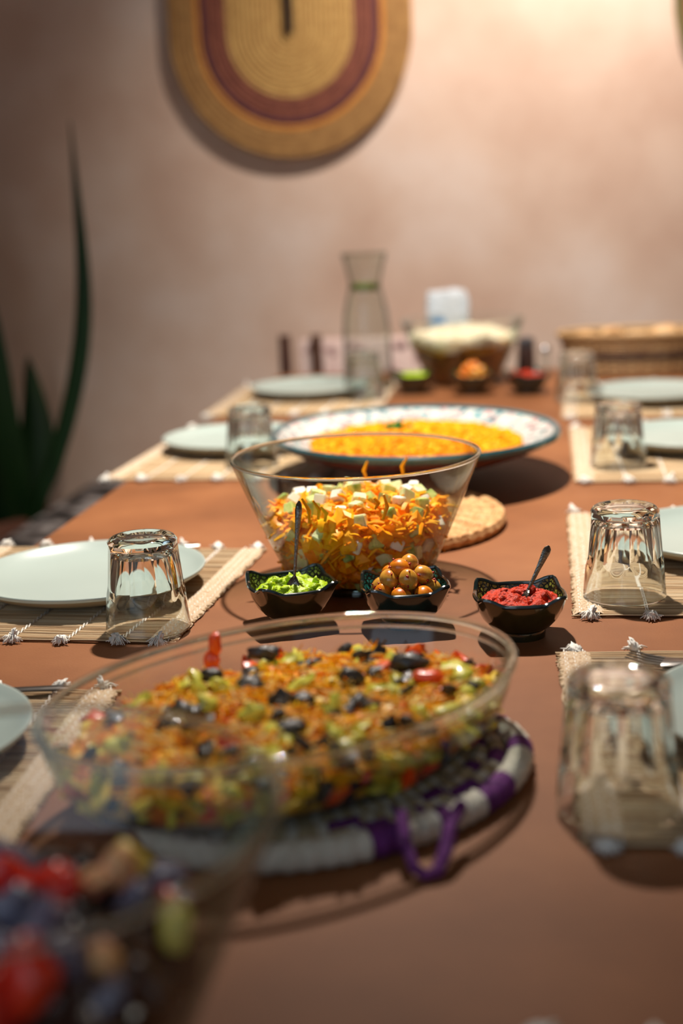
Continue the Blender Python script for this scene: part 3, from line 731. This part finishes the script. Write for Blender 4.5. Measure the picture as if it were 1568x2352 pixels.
# ------------------------------------------------------------------ small square dip bowls
m_dk = mat('dark_glaze', [(30,28,14),(52,46,22),(38,36,18)], .15, scale=60, coat=.6)
m_dkteal = mat('dark_teal_glaze', [(10,28,28),(18,48,46)], .15, scale=60, coat=.6)
def motif(name, light_, dark_=(12,18,10)):
    m = bpy.data.materials.new(name); m.use_nodes = True; N = m.node_tree.nodes; K = m.node_tree.links; p = N['Principled BSDF']
    p.inputs['Roughness'].default_value = .18; p.inputs['Coat Weight'].default_value = .5
    tc = N.new('ShaderNodeTexCoord'); v = N.new('ShaderNodeTexVoronoi'); v.feature = 'DISTANCE_TO_EDGE'; v.inputs['Scale'].default_value = 240
    K.new(tc.outputs['Object'], v.inputs['Vector'])
    r = N.new('ShaderNodeValToRGB'); e = r.color_ramp.elements; e[0].position = .10; e[0].color = L(*dark_); e[1].position = .17; e[1].color = L(*light_)
    K.new(v.outputs['Distance'], r.inputs[0]); K.new(r.outputs[0], p.inputs['Base Color']); return m
m_gmot = motif('green_motif_glaze', (112,128,52)); m_tmot = motif('teal_motif_glaze', (30,112,104)); m_ymot = motif('olive_motif_glaze', (128,134,56))
m_rimk = mat('black_rim_glaze', [(10,22,22),(18,34,34)], .12, scale=40, coat=.7)
def sqf(r, z, a):
    c = abs(math.cos(2*(a-PI/4)))**2.5 if math.cos(2*(a-PI/4)) > 0 else 0
    return c
def dip_bowl(label, x, y, rz, inm, outm=None, s=1.0, group='small glazed dip bowls'):
    t = thing('dip_bowl', label, 'bowl', (x, y, TZ), rz, group); t.scale = (s*1.1, s*1.1, s*1.05)
    def fx(r, z, a):
        sq = 1/max(abs(math.cos(a)), abs(math.sin(a))); sq = 1+(min(sq, 1.414)-1)*.5     # round -> rounded square
        k = max(0, (z-.010)/.028)**1.2
        corner = max(0, -math.cos(4*a))**2
        rr = r*(1+(sq-1)*k)*(1-.03*k*(1-corner)); return (rr*math.cos(a), rr*math.sin(a), z+(.0060*corner-.001)*k)
    outp = [(0,.0015),(.016,.0015),(.0175,.0),(.0205,.0),(.021,.004),(.0205,.007),(.025,.010),(.031,.017),(.0355,.026),(.0385,.036)]
    inp = [(.0362,.0365),(.033,.027),(.028,.018),(.021,.0125),(.010,.011),(0,.011)]
    b = MB(); b.lathe(outp, 96, fx=fx); b.obj('outer_shell', outm or m_dk, t)
    b = MB(); b.lathe(inp, 96, fx=fx); b.obj('patterned_inside', inm, t)
    b = MB(); b.tube([fx(.0375, .0368, 2*PI*i/96) for i in range(96)], .0019, 8, closed=True); b.obj('rim', m_rimk, t)
    return t
SB = [(-.243,1.262,D(24)),(-.134,1.255,D(14)),(-.027,1.222,D(8))]
dip_bowl('small dark square bowl of green dip with a spoon, nearest left', *SB[0], m_gmot)
dip_bowl('small teal square bowl of spiced olives in front of carrot salad', *SB[1], m_tmot, m_dkteal)
dip_bowl('small dark square bowl of red paste beside the right tumbler', *SB[2], m_ymot)
FB_ = [(-.268,2.800,D(10)),(-.148,2.775,D(5)),(-.040,2.765,D(20))]
dip_bowl('small blurred bowl of green dip at far end beside the carafe', *FB_[0], m_gmot)
dip_bowl('small blurred bowl of orange olives at far end', *FB_[1], m_gmot)
dip_bowl('small blurred teal bowl of red paste at far end', *FB_[2], m_tmot, m_dkteal)
m_green = mat('avocado_dip', [(150,184,8),(184,212,16),(120,158,6)], .45, scale=80, bump=.7, bscale=160, bdist=.004, sss=.1)
m_redp2 = mat('chilli_paste', [(164,26,6),(206,54,12),(120,16,4)], .5, scale=160, bump=.9, bscale=300, bdist=.003, spec=.3)
def dip(name, label, x, y, m, seed, rows=60, rough=.006):
    random.seed(seed); b = MB(); seg = 72
    def hz(r, a):
        X, Y = r*math.cos(a), r*math.sin(a)
        return .0345+.0065*(1-(r/.033)**2)+rough*noise.noise(Vector((X*70, Y*70, seed)))+rough*.5*noise.noise(Vector((X*190, Y*190, seed)))
    rings = [[(.020*math.cos(2*PI*i/seg), .020*math.sin(2*PI*i/seg), .0135) for i in range(seg)]]
    for k in range(24): r = .0345*(1-k/24); rings.append([(r*math.cos(2*PI*i/seg), r*math.sin(2*PI*i/seg), hz(r, 2*PI*i/seg)) for i in range(seg)])
    vs = [p for r in rings for p in r]+[(0,0,hz(0,0)),(0,0,.0125)]; fs = []
    for k in range(len(rings)-1):
        for i in range(seg): fs.append((k*seg+i, k*seg+(i+1)%seg, (k+1)*seg+(i+1)%seg, (k+1)*seg+i))
    k = len(rings)-1; fs += [(k*seg+i, k*seg+(i+1)%seg, len(vs)-2) for i in range(seg)]+[(i, len(vs)-1, (i+1)%seg) for i in range(seg)]
    b.add(vs, fs)
    for i in range(26):
        a = random.uniform(0, 2*PI); r = random.uniform(0,.027); s = random.uniform(.002,.005)*(1 if rough > .004 else .6)
        lump(b, (r*math.cos(a), r*math.sin(a), hz(r, a)-.0005), (s*1.3, s, s*.6), 2, .6, 2)
    o = b.obj(name, m, sharp=None); o.location = (x, y, TZ); o['kind'] = 'stuff'; return tag(o, label, 'dip')
dip('green_dip', 'bright green mashed dip in the small bowl with upright spoon', *SB[0][:2], m_green, 3)
dip('red_paste', 'coarse red chilli paste in the small right bowl', *SB[2][:2], m_redp2, 4, rough=.005)
dip('green_dip', 'blurred green dip in the far bowl beside the carafe', *FB_[0][:2], m_green, 5)
dip('red_paste', 'blurred red paste in the far teal bowl', *FB_[2][:2], m_redp2, 6)
m_olive = [mat('olive_skin_orange', [(216,104,10),(232,138,24),(164,56,8)], .3, scale=90, coat=.25, sss=.1), mat('olive_skin_yellow', [(204,136,34),(216,158,60),(176,78,20)], .25, scale=90, coat=.5, sss=.1)]
m_flake = mat('chilli_flake', [(176,34,8),(130,20,6)], .4, mode='island')
oliv = []
random.seed(8)
for k in range(4):
    b = MB(); lump(b, (0,0,0), (.0106,.0090,.0090), 3, .08, 1, 0, Matrix.Identity(3))
    for i in range(10):
        v = Vector((random.gauss(0,1), random.gauss(0,1), random.gauss(0,1))).normalized(); lump(b, (v.x*.0106, v.y*.0090, v.z*.0090), (.0021,.0012,.0008), 1, .4, 2, 1)
    oliv.append(b.mesh('olive', [m_olive[k % 2], m_flake]))
def olives(cx, cy, label, group, seed):
    random.seed(seed)
    for r, n_, z, a0 in ((.0245,7,.033,.2),(.0100,3,.0335,.5),(.0165,5,.0470,.0),(.006,2,.0560,.9)):
        for i in range(n_):
            a = a0+2*PI*i/n_; o = link('olive', random.choice(oliv)); o.location = (cx+r*math.cos(a), cy+r*math.sin(a), TZ+z+random.uniform(-.001,.001)); o.rotation_euler = [random.uniform(0,6) for _ in range(3)]
            tag(o, label, 'olive', group)
olives(*SB[1][:2], 'chilli flecked olive heaped in the teal bowl before the salad', 'spiced olives in the middle dip bowl', 1)
olives(*FB_[1][:2], 'blurred orange olive heaped in the far middle dip bowl', 'spiced olives in the far bowl', 2)
# spoons
m_silver = mat('dark_silver', [(110,104,98),(150,144,136)], .22, scale=300, metal=1, bump=.5, bscale=500, bdist=.001)
def spoon(label, tip, end):
    tip, end = Vector(tip), Vector(end); d = end-tip; t = thing('spoon', label, 'spoon', tip)
    t.rotation_euler = d.to_track_quat('Z', 'Y').to_euler(); ln = d.length
    b = MB(); b.tube([(0,0,.012),(0,0,ln*.45),(0,0,ln*.62),(0,0,ln*.78),(0,0,ln*.9),(0,0,ln*.96),(0,0,ln)], [.0016,.0021,.0026,.0036,.0044,.0036,.0010], 8, flat=.7); b.obj('handle', m_silver, t)
    b = MB(); b.lathe([(0,-.002),(.004,0),(.0065,.005),(.0068,.009),(.004,.014),(.0013,.017)], 20, fx=lambda r, z, a: (r*math.cos(a), r*.28*math.sin(a)+.0015*math.sin(z*200), z)); b.obj('spoon_bowl', m_silver, t)
spoon('small dark silver spoon standing upright in the green dip', (-.238,1.243,TZ+.033), (-.2315,1.262,TZ+.118))
spoon('small dark silver spoon leaning right in the red paste', (-.026,1.214,TZ+.030), (-.0005,1.235,TZ+.080))

# ------------------------------------------------------------------ far end: carafe, napkin pack, shakers, basket
cf = thing('glass_carafe', 'tall clear glass carafe with flared mouth and green band', 'carafe', (-.367,2.862,TZ))
cr_o = [(0,.0006),(.030,.0),(.046,.0),(.0500,.004),(.0505,.02),(.0500,.07),(.0490,.12),(.0455,.160),(.0390,.190),(.0335,.208),(.0325,.222),(.0375,.245),(.0435,.268),(.0465,.279)]
b = MB(); b.lathe(cr_o+[(r-.0025, z) for r, z in reversed(cr_o[3:])]+[(.0455,.006),(0,.006)], 80); b.obj('carafe_body', thin_glass('carafe_glass', (.93,.95,.94), .30), cf)
b = MB(); b.tube([(.0455*math.cos(2*PI*i/60), .0455*math.sin(2*PI*i/60), .279) for i in range(60)], .002, 8, closed=True); b.obj('mouth_rim', m_rim, cf)
b = MB(); b.lathe([(0,.206),(.027,.206),(.0292,.209),(.0300,.217),(.027,.219),(0,.219)], 40); b.obj('green_band', mat('olive_green', [(88,104,26),(110,124,36)], .5, scale=50), cf)
m_plas = mat('white_plastic_wrap', [(176,184,190),(198,204,208)], .22, scale=30, bump=.6, bscale=40, bdist=.01, coat=.5)
np_ = thing('napkin_pack', 'white wrapped paper napkin pack standing behind the cheese salad bowl', 'napkin pack', (-.216,3.09,TZ), D(8))
random.seed(3); b = MB(); o3 = Vector((3,1,7)); vs = []
for v in ICO[3][0]:
    k = 1/max(abs(v.x), abs(v.y), abs(v.z)); q = v*.25+v*k*.75; q *= 1+.10*noise.noise(v*2.5+o3)
    vs.append((q.x*.048, q.y*.030, .094+q.z*.094))
b.add(vs, ICO[3][1]); b.obj('wrapped_paper', m_plas, np_, sharp=30)
b = MB(); b.box((-.024,-.030,.118), (.030,.003,.016)); b.obj('blue_label', mat('blue_print', [(60,120,180),(90,150,200)], .5, scale=50), np_, smooth=False)
pm = thing('pepper_mill', 'dark brown cylindrical pepper mill with metal top at far end', 'pepper mill', (-.046,3.03,TZ))
b = MB(); b.lathe([(0,0),(.020,0),(.0205,.004),(.019,.03),(.0185,.062),(.0175,.064),(0,.064)], 32); b.obj('body', mat('mill_wood', [(54,34,28),(70,46,36)], .35, scale=20), pm)
b = MB(); b.lathe([(0,.0635),(.0175,.0635),(.018,.078),(.015,.083),(.006,.085),(0,.085)], 32); b.obj('cap', mat('mill_metal', [(90,88,92),(110,108,112)], .35, scale=20, metal=.8), pm)
sh = thing('salt_shaker', 'small clear glass salt shaker right of the pepper mill', 'salt shaker', (-.006,3.06,TZ))
b = MB(); b.lathe([(0,0),(.014,0),(.015,.003),(.012,.03),(.010,.046),(.009,.046),(0,.046)], 32); b.obj('body', thin_glass('shaker_glass', (.9,.92,.91), .4), sh)
b = MB(); b.lathe([(0,.0462),(.010,.0462),(.0105,.056),(.007,.061),(0,.063)], 32); b.obj('cap', mat('shaker_metal', [(190,188,186),(200,198,196)], .3, scale=20, metal=.9), sh)

m_wick = mat('wicker', [(132,96,58),(176,138,90),(206,170,120)], .7, mode='island')
m_wickd = mat('dark_wicker', [(56,32,20),(84,52,34)], .7, mode='island')
bk = thing('bread_basket', 'oval woven wicker bread basket at the far right corner', 'basket', (.190,3.055,TZ))
BA, BBb = .165, .092
def ob(q, a, z): return (BA*q*math.cos(a), BBb*q*math.sin(a), z)
b = MB(); n = 26; rows = 13
for k in range(rows):
    z = .006+.076*k/(rows-1); q = .86+.12*k/(rows-1)
    if 4 < k < 8: continue
    b.tube([ob(q+.012*math.cos(PI*(i+k)), 2*PI*i/(2*n), z) for i in range(2*n)], .0031, 6, closed=True)
b.obj('woven_wall', m_wick, bk)
b = MB()
for k in (4,5,6,7): z = .006+.076*k/(rows-1); q = .86+.12*k/(rows-1); b.tube([ob(q+.012*math.cos(PI*(i+k)), 2*PI*i/(2*n), z) for i in range(2*n)], .0031, 6, closed=True)
for i in range(n*2): a = 2*PI*i/(2*n); b.tube([ob(.855,a,.003), ob(.92,a,.04), ob(.985,a,.084)], .0022, 5)
b.obj('dark_weave', m_wickd, bk)
b = MB(); b.tube([ob(1.0+.01*math.cos(i*PI), 2*PI*i/80, (.086)+.0015*math.sin(i*PI)) for i in range(80)], .0062, 8, closed=True); b.tube([ob(.98, 2*PI*i/80, .077) for i in range(80)], .0045, 8, closed=True); b.obj('rim', m_wick, bk)
b = MB(); b.lathe([(0,.002),(.86,.002),(.86,.006),(0,.006)], 48, fx=lambda r, z, a: ob(r, a, z)); b.obj('basket_floor', m_wickd, bk)
m_bread = mat('bread_crust', [(196,140,84),(222,180,128),(232,200,156)], .7, scale=40, bump=.4, bscale=60, bdist=.004)
random.seed(12); bx = []
for k in range(3):
    b = MB(); lump(b, (0,0,0), (.034,.026,.016), 3, .25, 1.3, 0, Matrix.Identity(3), .25); bx.append(b.mesh('bread_piece', m_bread))
bl = ['tan bread piece at left end of the wicker basket', 'tan bread piece second from left in the basket', 'tan bread piece in the middle of the basket', 'tan bread piece right of the middle in the basket', 'tan bread piece at right end of the basket']
for i, x in enumerate((-.100,-.050,.0,.052,.104)):
    o = link('bread_piece', bx[i % 3]); o.location = (.190+x, 3.055+(.012 if i % 2 else -.008), TZ+.074+.006*(i % 2)); o.rotation_euler = (.2*(-1)**i, .25, i*1.1); tag(o, bl[i], 'bread', 'bread pieces in the wicker basket')
    o = link('bread_piece', bx[(i+1) % 3]); o.location = (.190+x*.85, 3.055+(-.012 if i % 2 else .01), TZ+.038); o.rotation_euler = (.1, .1, i*.8)
    tag(o, 'bread piece lying under the others in the wicker basket', 'bread', 'bread pieces at the bottom of the basket')
